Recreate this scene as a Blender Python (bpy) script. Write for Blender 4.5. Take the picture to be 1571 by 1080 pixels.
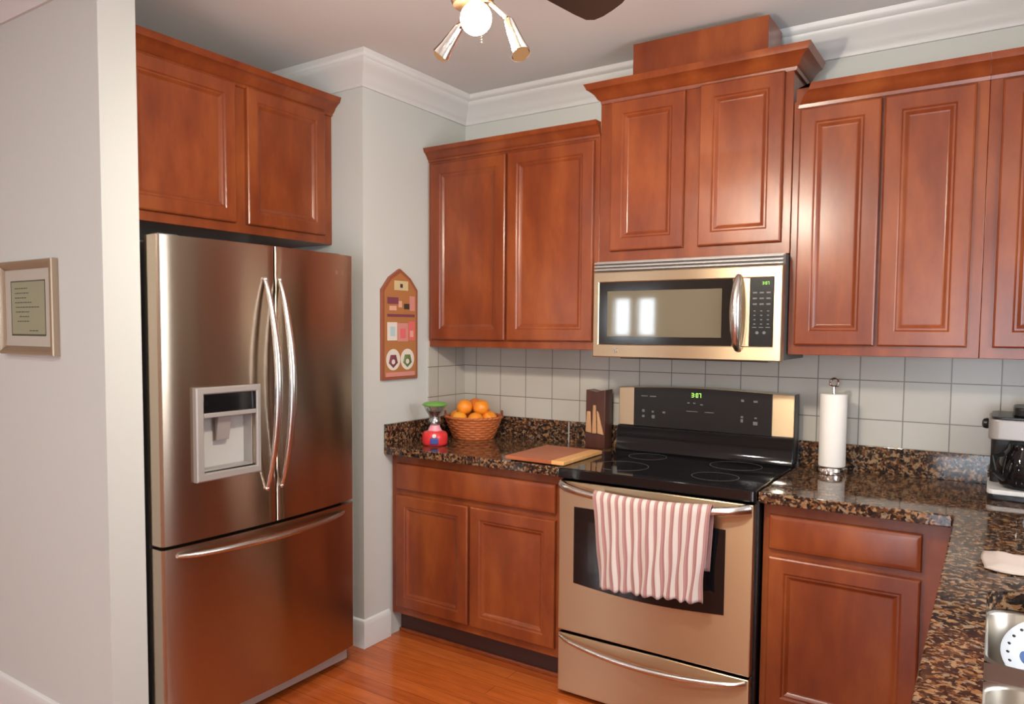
import bpy, bmesh, math, random
from math import sin, cos, pi, radians, sqrt
from mathutils import Vector, Matrix

random.seed(7)
C = bpy.context.scene.collection
for o in list(bpy.data.objects):
    bpy.data.objects.remove(o)
scene = bpy.context.scene

# ------------------------------------------------------------------ camera
cam = bpy.data.cameras.new('camera')
cam_o = bpy.data.objects.new('camera', cam)
C.objects.link(cam_o)
right = Vector((0.82215017, 0.5692482, 0.00505829))
up = Vector((-0.03650307, 0.04384897, 0.99837107))
fwd = Vector((-0.56809914, 0.82099558, -0.05682975))
m = Matrix((right, up, -fwd)).transposed().to_4x4()
m.translation = Vector((2.3313326, -3.28582514, 1.46143862))
cam_o.matrix_world = m
cam.sensor_fit = 'HORIZONTAL'
cam.sensor_width = 36
cam.lens = 36 * 1159.7154 / 1571
cam.shift_x = 59.4048 / 1571
cam.shift_y = 30.3234 / 1571
cam.clip_start = 0.05
scene.camera = cam_o

# ------------------------------------------------------------------ view, world, large lights
scene.view_settings.view_transform = 'Standard'
scene.view_settings.look = 'None'
scene.view_settings.exposure = 0.0
scene.view_settings.gamma = 1.0
scene.view_settings.use_curve_mapping = False

world = bpy.data.worlds.new('sky')
scene.world = world
world.use_nodes = True
bg = world.node_tree.nodes['Background']
bg.inputs[0].default_value = (0.75, 0.87, 1.0, 1)
bg.inputs[1].default_value = 1.5


def area(name, loc, rot, sx, sy, power, color):
    l = bpy.data.lights.new(name, 'AREA')
    l.shape = 'RECTANGLE'
    l.size = sx
    l.size_y = sy
    l.energy = power
    l.color = color
    o = bpy.data.objects.new(name, l)
    o.location = loc
    o.rotation_euler = rot
    C.objects.link(o)
    return o


# daylight behind the window panes (they stand outside the openings)
area('window_daylight', (3.10, -1.45, 1.62), (0, radians(90), 0), 1.0, 1.1, 38, (0.90, 0.95, 1.0))
area('rear_daylight', (-1.84, -7.2, 1.63), (radians(90), 0, 0), 0.30, 0.6, 16, (0.82, 0.93, 1.0))
area('rear_daylight', (-1.495, -7.2, 1.63), (radians(90), 0, 0), 0.30, 0.6, 16, (0.82, 0.93, 1.0))
area('rear_door_daylight', (2.30, -7.2, 1.08), (radians(90), 0, 0), 1.1, 2.0, 120, (0.80, 0.90, 1.0))

# ------------------------------------------------------------------ dimensions
H = 2.648                      # ceiling
R0, R1 = 0.924, 1.682          # range
CT, CB = 0.914, 0.876          # counter top / underside
CF = -0.648                    # counter front
PY = -1.977                    # wall with the picture
NY0, NY1 = -1.850, -0.783      # fridge alcove
X3 = 2.246                     # inner edge of the right counter leg
XW = 2.92                      # right wall

# ------------------------------------------------------------------ materials


def mat(name, color, rough=0.5, metal=0.0, **kw):
    mt = bpy.data.materials.new(name)
    mt.use_nodes = True
    b = mt.node_tree.nodes['Principled BSDF']
    b.inputs['Base Color'].default_value = (*color, 1)
    b.inputs['Roughness'].default_value = rough
    b.inputs['Metallic'].default_value = metal
    for k, v in kw.items():
        b.inputs[k.replace('_', ' ')].default_value = v
    return mt


def nodes(mt):
    nt = mt.node_tree
    return nt, nt.nodes['Principled BSDF']


def coords(nt, scale=(1, 1, 1), loc=(0, 0, 0), kind='Object'):
    tc = nt.nodes.new('ShaderNodeTexCoord')
    mp = nt.nodes.new('ShaderNodeMapping')
    mp.inputs['Scale'].default_value = scale
    mp.inputs['Location'].default_value = loc
    nt.links.new(tc.outputs[kind], mp.inputs[0])
    return mp.outputs[0]


def noise(nt, vec, scale, detail=3, rough=0.5):
    n = nt.nodes.new('ShaderNodeTexNoise')
    n.inputs['Scale'].default_value = scale
    n.inputs['Detail'].default_value = detail
    n.inputs['Roughness'].default_value = rough
    nt.links.new(vec, n.inputs['Vector'])
    return n.outputs['Fac']


def ramp(nt, fac, stops, interp='LINEAR'):
    r = nt.nodes.new('ShaderNodeValToRGB')
    r.color_ramp.interpolation = interp
    e = r.color_ramp.elements
    while len(e) < len(stops):
        e.new(0.5)
    for i, (p, c) in enumerate(stops):
        e[i].position = p
        e[i].color = (*c, 1) if len(c) == 3 else c
    nt.links.new(fac, r.inputs[0])
    return r.outputs[0]


def bump(nt, b, h, strength=0.1, dist=0.002):
    n = nt.nodes.new('ShaderNodeBump')
    n.inputs['Strength'].default_value = strength
    n.inputs['Distance'].default_value = dist
    nt.links.new(h, n.inputs['Height'])
    nt.links.new(n.outputs[0], b.inputs['Normal'])


def wood_mat(name, c1, c2, c3, scale, rough=0.3, coat=0.3):
    mt = mat(name, c2, rough)
    nt, b = nodes(mt)
    v = coords(nt, scale)
    n1 = noise(nt, v, 3.0, 6, 0.6)
    col = ramp(nt, n1, [(0.3, c1), (0.5, c2), (0.72, c3)])
    nt.links.new(col, b.inputs['Base Color'])
    v2 = coords(nt, tuple(s * 9 for s in scale))
    bump(nt, b, noise(nt, v2, 5, 3), 0.06, 0.001)
    b.inputs['Specular IOR Level'].default_value = 0.38
    b.inputs['Coat Weight'].default_value = coat
    b.inputs['Coat Roughness'].default_value = 0.22
    return mt


M = {}
M['wood'] = wood_mat('cherry_stained_maple', (0.150, 0.027, 0.0085), (0.218, 0.045, 0.0115), (0.320, 0.080, 0.019), (2.2, 2.2, 0.7), 0.30, 0.22)
M['toe'] = mat('dark_toe_kick', (0.055, 0.018, 0.012), 0.5)
M['wood_dark'] = mat('cabinet_shadow_gap', (0.05, 0.014, 0.008), 0.6)
M['wall'] = mat('painted_wall', (0.60, 0.615, 0.585), 0.6)
nt, b = nodes(M['wall'])
bump(nt, b, noise(nt, coords(nt), 60, 4), 0.12, 0.002)
M['trim'] = mat('white_trim_paint', (0.70, 0.70, 0.69), 0.4)
M['ceil'] = mat('ceiling_paint', (0.72, 0.71, 0.70), 0.8)
M['tan'] = mat('beige_wall_paint', (0.52, 0.42, 0.31), 0.7)


def steel(name, col, rough):
    """brushed steel: highlights stretch up and down"""
    mt = mat(name, col, rough, 1.0, Anisotropic=0.9)
    nt, b = nodes(mt)
    cx = nt.nodes.new('ShaderNodeCombineXYZ')
    cx.inputs[2].default_value = 1
    nt.links.new(cx.outputs[0], b.inputs['Tangent'])
    return mt


M['steel_v'] = steel('brushed_steel_dark', (0.475, 0.385, 0.30), 0.23)
M['steel'] = steel('brushed_steel', (0.63, 0.485, 0.315), 0.33)
M['handle'] = mat('satin_steel_handle', (0.68, 0.65, 0.62), 0.22, 1.0)
M['chrome'] = mat('chrome', (0.8, 0.78, 0.76), 0.08, 1.0)
M['sink'] = mat('sink_steel', (0.42, 0.37, 0.31), 0.36, 1.0)
M['silver'] = mat('silver_plastic', (0.37, 0.34, 0.32), 0.35, 0.3)
M['silver_lt'] = mat('light_grey_plastic', (0.46, 0.44, 0.42), 0.4)
M['fr_side'] = mat('dark_grey_side', (0.10, 0.105, 0.105), 0.45)
M['gasket'] = mat('dark_gasket', (0.035, 0.03, 0.03), 0.6)
M['black'] = mat('black_plastic', (0.012, 0.012, 0.013), 0.3)
M['gloss'] = mat('black_glass', (0.006, 0.006, 0.007), 0.06)
M['panelblk'] = mat('black_control_panel', (0.010, 0.009, 0.009), 0.25)
M['glyph'] = mat('grey_print', (0.12, 0.115, 0.11), 0.5)
M['mwglass'] = mat('microwave_window_glass', (0.15, 0.125, 0.085), 0.045)
M['mwblack'] = mat('microwave_window_border', (0.014, 0.011, 0.010), 0.1)
M['white'] = mat('white_plastic', (0.75, 0.74, 0.72), 0.4)
M['paper'] = mat('paper_towel', (0.86, 0.80, 0.74), 0.9)
nt, b = nodes(M['paper'])
bump(nt, b, noise(nt, coords(nt), 220, 2), 0.35, 0.002)
M['blade'] = mat('dark_walnut_blade', (0.028, 0.014, 0.010), 0.4)
M['fanbody'] = mat('fan_bronze', (0.42, 0.26, 0.16), 0.3, 0.7)


def emit(name, col, s):
    mt = bpy.data.materials.new(name)
    mt.use_nodes = True
    nt = mt.node_tree
    nt.nodes.remove(nt.nodes['Principled BSDF'])
    e = nt.nodes.new('ShaderNodeEmission')
    e.inputs[0].default_value = (*col, 1)
    e.inputs[1].default_value = s
    nt.links.new(e.outputs[0], nt.nodes['Material Output'].inputs[0])
    return mt


M['bulb_on'] = emit('lit_bulb', (1.0, 0.80, 0.52), 60)
M['bulb_side'] = emit('warm_side_bulb', (1.0, 0.50, 0.22), 0.45)
M['digits'] = emit('green_digits', (0.45, 0.95, 0.15), 1.6)
M['fill_lens'] = emit('fill_lamp_lens', (1.0, 0.80, 0.56), 20)  # glowing disc of the added ceiling fill lamps

# glass
M['glass'] = bpy.data.materials.new('window_glass')
M['glass'].use_nodes = True
nt = M['glass'].node_tree
nt.nodes.remove(nt.nodes['Principled BSDF'])
tr = nt.nodes.new('ShaderNodeBsdfTransparent')
gl = nt.nodes.new('ShaderNodeBsdfGlossy')
gl.inputs['Roughness'].default_value = 0.02
mx = nt.nodes.new('ShaderNodeMixShader')
mx.inputs[0].default_value = 0.07
nt.links.new(tr.outputs[0], mx.inputs[1])
nt.links.new(gl.outputs[0], mx.inputs[2])
nt.links.new(mx.outputs[0], nt.nodes['Material Output'].inputs[0])
M['jarglass'] = M['glass'].copy()
M['jarglass'].name = 'clear_jar_glass'
M['jarglass'].node_tree.nodes['Mix Shader'].inputs[0].default_value = 0.35
M['jarglass'].node_tree.nodes['Transparent BSDF'].inputs[0].default_value = (0.75, 0.78, 0.80, 1)

# granite
M['granite'] = mat('brown_granite', (0.08, 0.05, 0.03), 0.07)
nt, b = nodes(M['granite'])
v = coords(nt)
nz = nt.nodes.new('ShaderNodeTexNoise')
nz.inputs['Scale'].default_value = 30
nz.inputs['Detail'].default_value = 4
nt.links.new(v, nz.inputs['Vector'])
mixv = nt.nodes.new('ShaderNodeMix')
mixv.data_type = 'VECTOR'
mixv.inputs['Factor'].default_value = 0.035
nt.links.new(v, mixv.inputs[4])
nt.links.new(nz.outputs['Color'], mixv.inputs[5])
vo = nt.nodes.new('ShaderNodeTexVoronoi')
vo.inputs['Scale'].default_value = 120
nt.links.new(mixv.outputs[1], vo.inputs['Vector'])
sep = nt.nodes.new('ShaderNodeSeparateColor')
nt.links.new(vo.outputs['Color'], sep.inputs[0])
c1 = ramp(nt, sep.outputs[0], [(0.0, (0.010, 0.008, 0.008)), (0.20, (0.020, 0.012, 0.009)), (0.24, (0.13, 0.050, 0.020)),
                               (0.48, (0.25, 0.115, 0.048)), (0.62, (0.30, 0.18, 0.095)), (0.80, (0.22, 0.165, 0.12)), (0.88, (0.045, 0.028, 0.02))], 'CONSTANT')
n2 = noise(nt, v, 55, 5, 0.65)
c2 = ramp(nt, n2, [(0.43, (0, 0, 0)), (0.51, (1, 1, 1))])
mc = nt.nodes.new('ShaderNodeMix')
mc.data_type = 'RGBA'
nt.links.new(c2, mc.inputs[0])
mc.inputs[6].default_value = (0.022, 0.014, 0.012, 1)
nt.links.new(c1, mc.inputs[7])
nt.links.new(mc.outputs[2], b.inputs['Base Color'])

# floor: strip hardwood
M['floor'] = mat('orange_hardwood', (0.42, 0.12, 0.03), 0.16)
nt, b = nodes(M['floor'])
br = nt.nodes.new('ShaderNodeTexBrick')
nt.links.new(coords(nt), br.inputs['Vector'])
br.inputs['Color1'].default_value = (0.43, 0.092, 0.018, 1)
br.inputs['Color2'].default_value = (0.56, 0.140, 0.028, 1)
br.inputs['Mortar'].default_value = (0.20, 0.045, 0.012, 1)
br.inputs['Scale'].default_value = 1
br.inputs['Mortar Size'].default_value = 0.0012
br.inputs['Brick Width'].default_value = 1.1
br.inputs['Row Height'].default_value = 0.083
br.offset = 0.37
n3 = noise(nt, coords(nt, (2, 18, 1)), 2.5, 5)
mc = nt.nodes.new('ShaderNodeMix')
mc.data_type = 'RGBA'
mc.blend_type = 'MULTIPLY'
mc.inputs[0].default_value = 0.55
nt.links.new(br.outputs['Color'], mc.inputs[6])
nt.links.new(ramp(nt, n3, [(0.3, (0.62, 0.5, 0.45)), (0.65, (1.1, 1.05, 1.0))]), mc.inputs[7])
nt.links.new(mc.outputs[2], b.inputs['Base Color'])


# wall tiles 151 mm square
def tile_mat(name, swap):
    mt = mat(name, (0.5, 0.45, 0.4), 0.3)
    nt, b = nodes(mt)
    tc = nt.nodes.new('ShaderNodeTexCoord')
    sp = nt.nodes.new('ShaderNodeSeparateXYZ')
    nt.links.new(tc.outputs['Object'], sp.inputs[0])
    cb = nt.nodes.new('ShaderNodeCombineXYZ')
    a1 = nt.nodes.new('ShaderNodeMath'); a1.operation = 'ADD'
    a2 = nt.nodes.new('ShaderNodeMath'); a2.operation = 'ADD'
    nt.links.new(sp.outputs['Y' if swap else 'X'], a1.inputs[0])
    a1.inputs[1].default_value = (0.09 if swap else -0.0827) + 0.1512 * 10
    nt.links.new(sp.outputs['Z'], a2.inputs[0])
    a2.inputs[1].default_value = -1.2692 + 0.1512 * 10
    nt.links.new(a1.outputs[0], cb.inputs[0])
    nt.links.new(a2.outputs[0], cb.inputs[1])
    br = nt.nodes.new('ShaderNodeTexBrick')
    br.offset = 0
    br.inputs['Scale'].default_value = 1
    br.inputs['Brick Width'].default_value = 0.1512
    br.inputs['Row Height'].default_value = 0.1512
    br.inputs['Mortar Size'].default_value = 0.0022
    br.inputs['Mortar Smooth'].default_value = 0.25
    br.inputs['Color1'].default_value = (0.44, 0.405, 0.35, 1)
    br.inputs['Color2'].default_value = (0.48, 0.445, 0.39, 1)
    br.inputs['Mortar'].default_value = (0.17, 0.145, 0.12, 1)
    nt.links.new(cb.outputs[0], br.inputs['Vector'])
    nt.links.new(br.outputs['Color'], b.inputs['Base Color'])
    inv = nt.nodes.new('ShaderNodeMath'); inv.operation = 'SUBTRACT'
    inv.inputs[0].default_value = 1
    nt.links.new(br.outputs['Fac'], inv.inputs[1])
    add = nt.nodes.new('ShaderNodeMath'); add.operation = 'ADD'
    nt.links.new(inv.outputs[0], add.inputs[0])
    nt.links.new(noise(nt, coords(nt), 9, 3), add.inputs[1])
    bump(nt, b, add.outputs[0], 0.35, 0.0025)
    return mt


M['tile'] = tile_mat('beige_wall_tile', False)
M['tile_side'] = tile_mat('beige_wall_tile_side', True)

# towel stripes along U
M['towel'] = mat('striped_towel', (0.8, 0.7, 0.65), 0.95)
nt, b = nodes(M['towel'])
uv = nt.nodes.new('ShaderNodeUVMap')
sp = nt.nodes.new('ShaderNodeSeparateXYZ')
nt.links.new(uv.outputs[0], sp.inputs[0])
ml = nt.nodes.new('ShaderNodeMath'); ml.operation = 'MULTIPLY'
ml.inputs[1].default_value = 14.5
nt.links.new(sp.outputs[0], ml.inputs[0])
fr = nt.nodes.new('ShaderNodeMath'); fr.operation = 'FRACT'
nt.links.new(ml.outputs[0], fr.inputs[0])
col = ramp(nt, fr.outputs[0], [(0.0, (0.60, 0.49, 0.44)), (0.08, (0.34, 0.15, 0.14)), (0.20, (0.46, 0.25, 0.23)), (0.28, (0.34, 0.15, 0.14)),
                               (0.46, (0.36, 0.17, 0.155)), (0.54, (0.62, 0.53, 0.49)), (0.88, (0.62, 0.53, 0.49)), (1.0, (0.60, 0.49, 0.44))])
nt.links.new(col, b.inputs['Base Color'])
b.inputs['Sheen Weight'].default_value = 0.3
bump(nt, b, noise(nt, coords(nt), 350, 2), 0.5, 0.002)

M['basket'] = mat('orange_wicker', (0.50, 0.13, 0.035), 0.5)
M['basket_dk'] = mat('dark_wicker', (0.16, 0.05, 0.02), 0.6)
M['orange'] = mat('orange_peel', (0.85, 0.27, 0.02), 0.4)
nt, b = nodes(M['orange'])
bump(nt, b, noise(nt, coords(nt), 180, 2), 0.3, 0.001)
M['orange2'] = mat('yellow_orange_peel', (0.88, 0.36, 0.03), 0.4)
M['red'] = mat('red_plastic', (0.72, 0.035, 0.04), 0.3)
M['blue'] = mat('blue_plastic', (0.03, 0.05, 0.25), 0.35)
M['green'] = mat('green_plastic', (0.16, 0.38, 0.08), 0.35)
M['pink'] = mat('pink_plastic', (0.85, 0.32, 0.38), 0.35)
M['boardr'] = wood_mat('red_brown_board', (0.30, 0.07, 0.03), (0.38, 0.11, 0.045), (0.46, 0.15, 0.06), (1, 14, 4), 0.4, 0.1)
M['boardt'] = wood_mat('tan_board_strip', (0.62, 0.30, 0.10), (0.70, 0.36, 0.13), (0.76, 0.42, 0.17), (1, 14, 4), 0.4, 0.1)
M['walnut'] = wood_mat('walnut_block', (0.045, 0.012, 0.008), (0.065, 0.020, 0.012), (0.09, 0.03, 0.018), (6, 6, 1), 0.35, 0.2)
M['tanwood'] = wood_mat('tan_wood', (0.40, 0.20, 0.09), (0.48, 0.25, 0.12), (0.56, 0.32, 0.16), (8, 8, 1), 0.4, 0.1)
M['framewood'] = mat('plaque_wood', (0.30, 0.09, 0.045), 0.5)
M['pframe'] = mat('champagne_frame', (0.50, 0.40, 0.30), 0.25, 0.8)
M['matboard'] = mat('grey_mat_board', (0.46, 0.43, 0.37), 0.6)
M['doc'] = mat('olive_paper', (0.30, 0.30, 0.20), 0.6)
M['ink'] = mat('dark_ink', (0.09, 0.09, 0.06), 0.7)
M['cloth'] = mat('pinkish_white_cloth', (0.48, 0.39, 0.33), 0.9)
M['dish'] = mat('white_china', (0.60, 0.62, 0.64), 0.15)
M['dishblue'] = mat('blue_glaze', (0.10, 0.18, 0.40), 0.2)

# ------------------------------------------------------------------ mesh helpers


class MB:
    def __init__(self):
        self.bm = bmesh.new()
        self.curved = False

    def box(self, x0, x1, y0, y1, z0, z1, bev=0.0, seg=2):
        b2 = bmesh.new()
        bmesh.ops.create_cube(b2, size=1)
        for v in b2.verts:
            v.co = Vector((x0 + (v.co.x + .5) * (x1 - x0), y0 + (v.co.y + .5) * (y1 - y0), z0 + (v.co.z + .5) * (z1 - z0)))
        if bev > 0:
            bmesh.ops.bevel(b2, geom=list(b2.edges), offset=bev, segments=seg, profile=0.5, affect='EDGES')
        self.merge(b2)
        return self

    def merge(self, b2, mtx=None):
        if mtx is not None:
            bmesh.ops.transform(b2, matrix=mtx, verts=b2.verts)
        me = bpy.data.meshes.new('tmp')
        b2.to_mesh(me)
        b2.free()
        self.bm.from_mesh(me)
        bpy.data.meshes.remove(me)
        return self

    def prism(self, poly, h0, h1, axis='z', bev=0.0):
        """polygon extruded along an axis; poly pairs are the two remaining axes in xyz order"""
        b2 = bmesh.new()

        def P(p, h):
            return {'z': (p[0], p[1], h), 'y': (p[0], h, p[1]), 'x': (h, p[0], p[1])}[axis]
        a = [b2.verts.new(P(p, h0)) for p in poly]
        c = [b2.verts.new(P(p, h1)) for p in poly]
        b2.faces.new(a)
        b2.faces.new(c[::-1])
        n = len(poly)
        for i in range(n):
            b2.faces.new((a[i], c[i], c[(i + 1) % n], a[(i + 1) % n]))
        bmesh.ops.recalc_face_normals(b2, faces=b2.faces)
        if bev > 0:
            ed = [e for e in b2.edges if len(e.link_faces) == 2 and e.calc_face_angle() > 0.9]
            bmesh.ops.bevel(b2, geom=ed, offset=bev, segments=2, profile=0.5, affect='EDGES')
        self.merge(b2)
        return self

    def lathe(self, prof, center, seg=32, axis=(0, 0, 1), caps=True):
        self.curved = True
        b2 = bmesh.new()
        rings = []
        for (r, h) in prof:
            rings.append([b2.verts.new((r * cos(2 * pi * i / seg), r * sin(2 * pi * i / seg), h)) for i in range(seg)])
        for k in range(len(rings) - 1):
            for i in range(seg):
                b2.faces.new((rings[k][i], rings[k][(i + 1) % seg], rings[k + 1][(i + 1) % seg], rings[k + 1][i]))
        if caps:
            b2.faces.new(rings[0][::-1])
            b2.faces.new(rings[-1])
        q = Vector((0, 0, 1)).rotation_difference(Vector(axis).normalized())
        self.merge(b2, Matrix.Translation(center) @ q.to_matrix().to_4x4())
        return self

    def tube(self, pts, rad, seg=12, flat=1.0, upv=(0, 0, 1), caps=True):
        """rad: number or list; flat scales the second cross-section axis"""
        self.curved = True
        b2 = bmesh.new()
        pts = [Vector(p) for p in pts]
        n = len(pts)
        rings = []
        for i, p in enumerate(pts):
            t = (pts[min(i + 1, n - 1)] - pts[max(i - 1, 0)]).normalized()
            u_ = Vector(upv)
            s = t.cross(u_)
            if s.length < 1e-4:
                s = t.cross(Vector((1, 0, 0)))
            s.normalize()
            w = s.cross(t).normalized()
            r = rad[i] if isinstance(rad, (list, tuple)) else rad
            rings.append([b2.verts.new(p + s * (r * flat * cos(2 * pi * k / seg)) + w * (r * sin(2 * pi * k / seg))) for k in range(seg)])
        for k in range(n - 1):
            for i in range(seg):
                b2.faces.new((rings[k][i], rings[k][(i + 1) % seg], rings[k + 1][(i + 1) % seg], rings[k + 1][i]))
        if caps:
            b2.faces.new(rings[0][::-1])
            b2.faces.new(rings[-1])
        bmesh.ops.recalc_face_normals(b2, faces=b2.faces)
        self.merge(b2)
        return self

    def sphere(self, c, r, sc=(1, 1, 1), seg=24):
        self.curved = True
        b2 = bmesh.new()
        bmesh.ops.create_uvsphere(b2, u_segments=seg, v_segments=max(8, seg // 2), radius=r)
        self.merge(b2, Matrix.Translation(c) @ Matrix.Diagonal((*sc, 1)))
        return self

    def panel(self, a0, a1, b0, b1, prof, face, base):
        """nested rectangles: prof = [(inset, depth)]; face 'y' looks to -y from y=base, 'x' looks to +x from x=base"""
        b2 = bmesh.new()

        def P(a, b_, d):
            return (a, base - d, b_) if face == 'y' else (base + d, a, b_)
        rings = []
        for (ins, dep) in prof:
            rings.append([b2.verts.new(P(*q, dep)) for q in ((a0 + ins, b0 + ins), (a1 - ins, b0 + ins), (a1 - ins, b1 - ins), (a0 + ins, b1 - ins))])
        b2.faces.new(rings[0])
        for k in range(len(rings) - 1):
            for i in range(4):
                b2.faces.new((rings[k][i], rings[k][(i + 1) % 4], rings[k + 1][(i + 1) % 4], rings[k + 1][i]))
        b2.faces.new(rings[-1])
        bmesh.ops.recalc_face_normals(b2, faces=b2.faces)
        self.merge(b2)
        return self

    def frame(self, a0, a1, b0, b1, ia0, ia1, ib0, ib1, face, d0, d1, ch=.002):
        """rectangular ring with a rectangular hole, from depth d0 out to d1"""
        b2 = bmesh.new()

        def P(a, b_, d):
            return (a, d, b_) if face == 'y' else (d, a, b_)
        sg = 1 if d1 > d0 else -1
        lv = [(0, 0, d0, 0), (0, 0, d1 - sg * ch, 0), (ch, 0, d1, 0), (ch, 1, d1, 0), (0, 1, d1 - sg * ch, 0), (0, 1, d0, 0)]
        rings = []
        for k, (c, inner, d, _) in enumerate(lv):
            if not inner:
                rc = ((a0 + c, b0 + c), (a1 - c, b0 + c), (a1 - c, b1 - c), (a0 + c, b1 - c))
            else:
                rc = ((ia0 - c, ib0 - c), (ia1 + c, ib0 - c), (ia1 + c, ib1 + c), (ia0 - c, ib1 + c))
            rings.append([b2.verts.new(P(*q, d)) for q in rc])
        for k in range(6):
            n = (k + 1) % 6
            for i in range(4):
                b2.faces.new((rings[k][i], rings[k][(i + 1) % 4], rings[n][(i + 1) % 4], rings[n][i]))
        bmesh.ops.recalc_face_normals(b2, faces=b2.faces)
        self.merge(b2)
        return self

    def sweep(self, prof, path, closed_ends=True):
        """prof = [(out, z)] closed outline; path = [(x, y)], 'out' lies to the right of travel"""
        b2 = bmesh.new()
        n = len(path)
        pv = [Vector(p) for p in path]
        dirs = [(pv[i + 1] - pv[i]).normalized() for i in range(n - 1)]

        def nrm(d):
            return Vector((d.y, -d.x))
        rings = []
        for i in range(n):
            if i == 0:
                o = nrm(dirs[0])
            elif i == n - 1:
                o = nrm(dirs[-1])
            else:
                a, c = nrm(dirs[i - 1]), nrm(dirs[i])
                o = (a + c) / (1 + a.dot(c))
            rings.append([b2.verts.new((pv[i].x + o.x * q[0], pv[i].y + o.y * q[0], q[1])) for q in prof])
        k = len(prof)
        for i in range(n - 1):
            for j in range(k):
                b2.faces.new((rings[i][j], rings[i][(j + 1) % k], rings[i + 1][(j + 1) % k], rings[i + 1][j]))
        if closed_ends:
            b2.faces.new(rings[0][::-1])
            b2.faces.new(rings[-1])
        bmesh.ops.recalc_face_normals(b2, faces=b2.faces)
        self.merge(b2)
        return self

    def rot(self, mtx):
        bmesh.ops.transform(self.bm, matrix=mtx, verts=self.bm.verts)
        return self

    def build(self, name, material, parent=None, label=None, smooth=True, angle=None):
        if angle is None:
            angle = 40 if self.curved else 20
        root = parent
        while root is not None and root.parent is not None:
            root = root.parent
        off = Vector(root.location) if root is not None else Vector((0, 0, 0))
        for v in self.bm.verts:
            v.co -= off
        me = bpy.data.meshes.new(name)
        self.bm.to_mesh(me)
        self.bm.free()
        if isinstance(material, (list, tuple)):
            for q in material:
                me.materials.append(q)
        else:
            me.materials.append(material)
        if smooth:
            me.polygons.foreach_set('use_smooth', [True] * len(me.polygons))
            me.set_sharp_from_angle(angle=radians(angle))
        o = bpy.data.objects.new(name, me)
        C.objects.link(o)
        if parent is not None:
            o.parent = parent
        if label:
            o['label'] = label
        return o


def thing(name, loc, label, cat, group=None):
    o = bpy.data.objects.new(name, None)
    o.location = loc
    o.empty_display_size = 0.05
    C.objects.link(o)
    tag(o, label, cat, group)
    return o


def tag(o, label, cat, group=None):
    o['label'] = label
    o['category'] = cat
    if group:
        o['group'] = group
    return o


def struct(o):
    o['kind'] = 'structure'
    return o


def recenter(o, loc):
    """move a single mesh's origin to loc"""
    loc = Vector(loc)
    for v in o.data.vertices:
        v.co -= loc
    o.location = loc
    return o


def cut(o, cutter):
    md = o.modifiers.new('cut', 'BOOLEAN')
    md.operation = 'DIFFERENCE'
    md.solver = 'EXACT'
    md.object = cutter
    cutter.location = o.matrix_world.translation if o.parent is None else cutter.location
    bpy.context.view_layer.update()
    dg = bpy.context.evaluated_depsgraph_get()
    me = bpy.data.meshes.new_from_object(o.evaluated_get(dg))
    o.modifiers.clear()
    old = o.data
    o.data = me
    me.name = old.name
    bpy.data.objects.remove(cutter)
    me.set_sharp_from_angle(angle=radians(20))


def rrect(x0, x1, y0, y1, r, seg=6):
    pts = []
    for cx, cy, a0 in ((x1 - r, y1 - r, 0), (x0 + r, y1 - r, 90), (x0 + r, y0 + r, 180), (x1 - r, y0 + r, 270)):
        for i in range(seg + 1):
            a = radians(a0 + 90 * i / seg)
            pts.append((cx + r * cos(a), cy + r * sin(a)))
    return pts


# ------------------------------------------------------------------ setting
struct(MB().box(-3.12, XW + .12, -7.12, 0.12, -0.1, 0).build('floor', M['floor'], smooth=False))
struct(MB().box(-3.12, XW + .12, -7.12, 0.12, H, H + .1).build('ceiling', M['ceil'], smooth=False))
struct(MB().box(0, XW + .12, 0, .12, 0, H).build('wall_back', M['wall'], smooth=False))
struct(MB().box(-.9, 0, NY1, .12, 0, H).build('wall_left', M['wall'], smooth=False))
struct(MB().box(-.9, -.78, NY0, NY1, 0, H).build('wall_alcove', M['wall'], smooth=False))
struct(MB().box(-3.12, 0, PY, NY0, 0, H).build('wall_hall', M['wall'], smooth=False))
struct(MB().box(-3.12, -3, -7.12, PY, 0, H).build('wall_far_left', M['tan'], smooth=False))
# right wall with the window over the sink
wy0, wy1, wz0, wz1 = -1.95, -0.95, 1.12, 2.12
struct(MB().box(XW, XW + .12, -7.12, wy0, 0, H).box(XW, XW + .12, wy1, 0, 0, H)
       .box(XW, XW + .12, wy0, wy1, 0, wz0).box(XW, XW + .12, wy0, wy1, wz1, H).build('wall_right', M['wall'], smooth=False))
w = struct(MB().box(XW + .02, XW + .08, wy0, wy1, wz0, wz0 + .05).box(XW + .02, XW + .08, wy0, wy1, wz1 - .05, wz1)
           .box(XW + .02, XW + .08, wy0, wy0 + .05, wz0, wz1).box(XW + .02, XW + .08, wy1 - .05, wy1, wz0, wz1)
           .box(XW + .03, XW + .07, -1.47, -1.43, wz0, wz1).build('window_1', M['trim'], smooth=False))
MB().box(XW + .047, XW + .053, wy0 + .04, wy1 - .04, wz0 + .04, wz1 - .04).build('pane', M['glass'], w, smooth=False)
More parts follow.
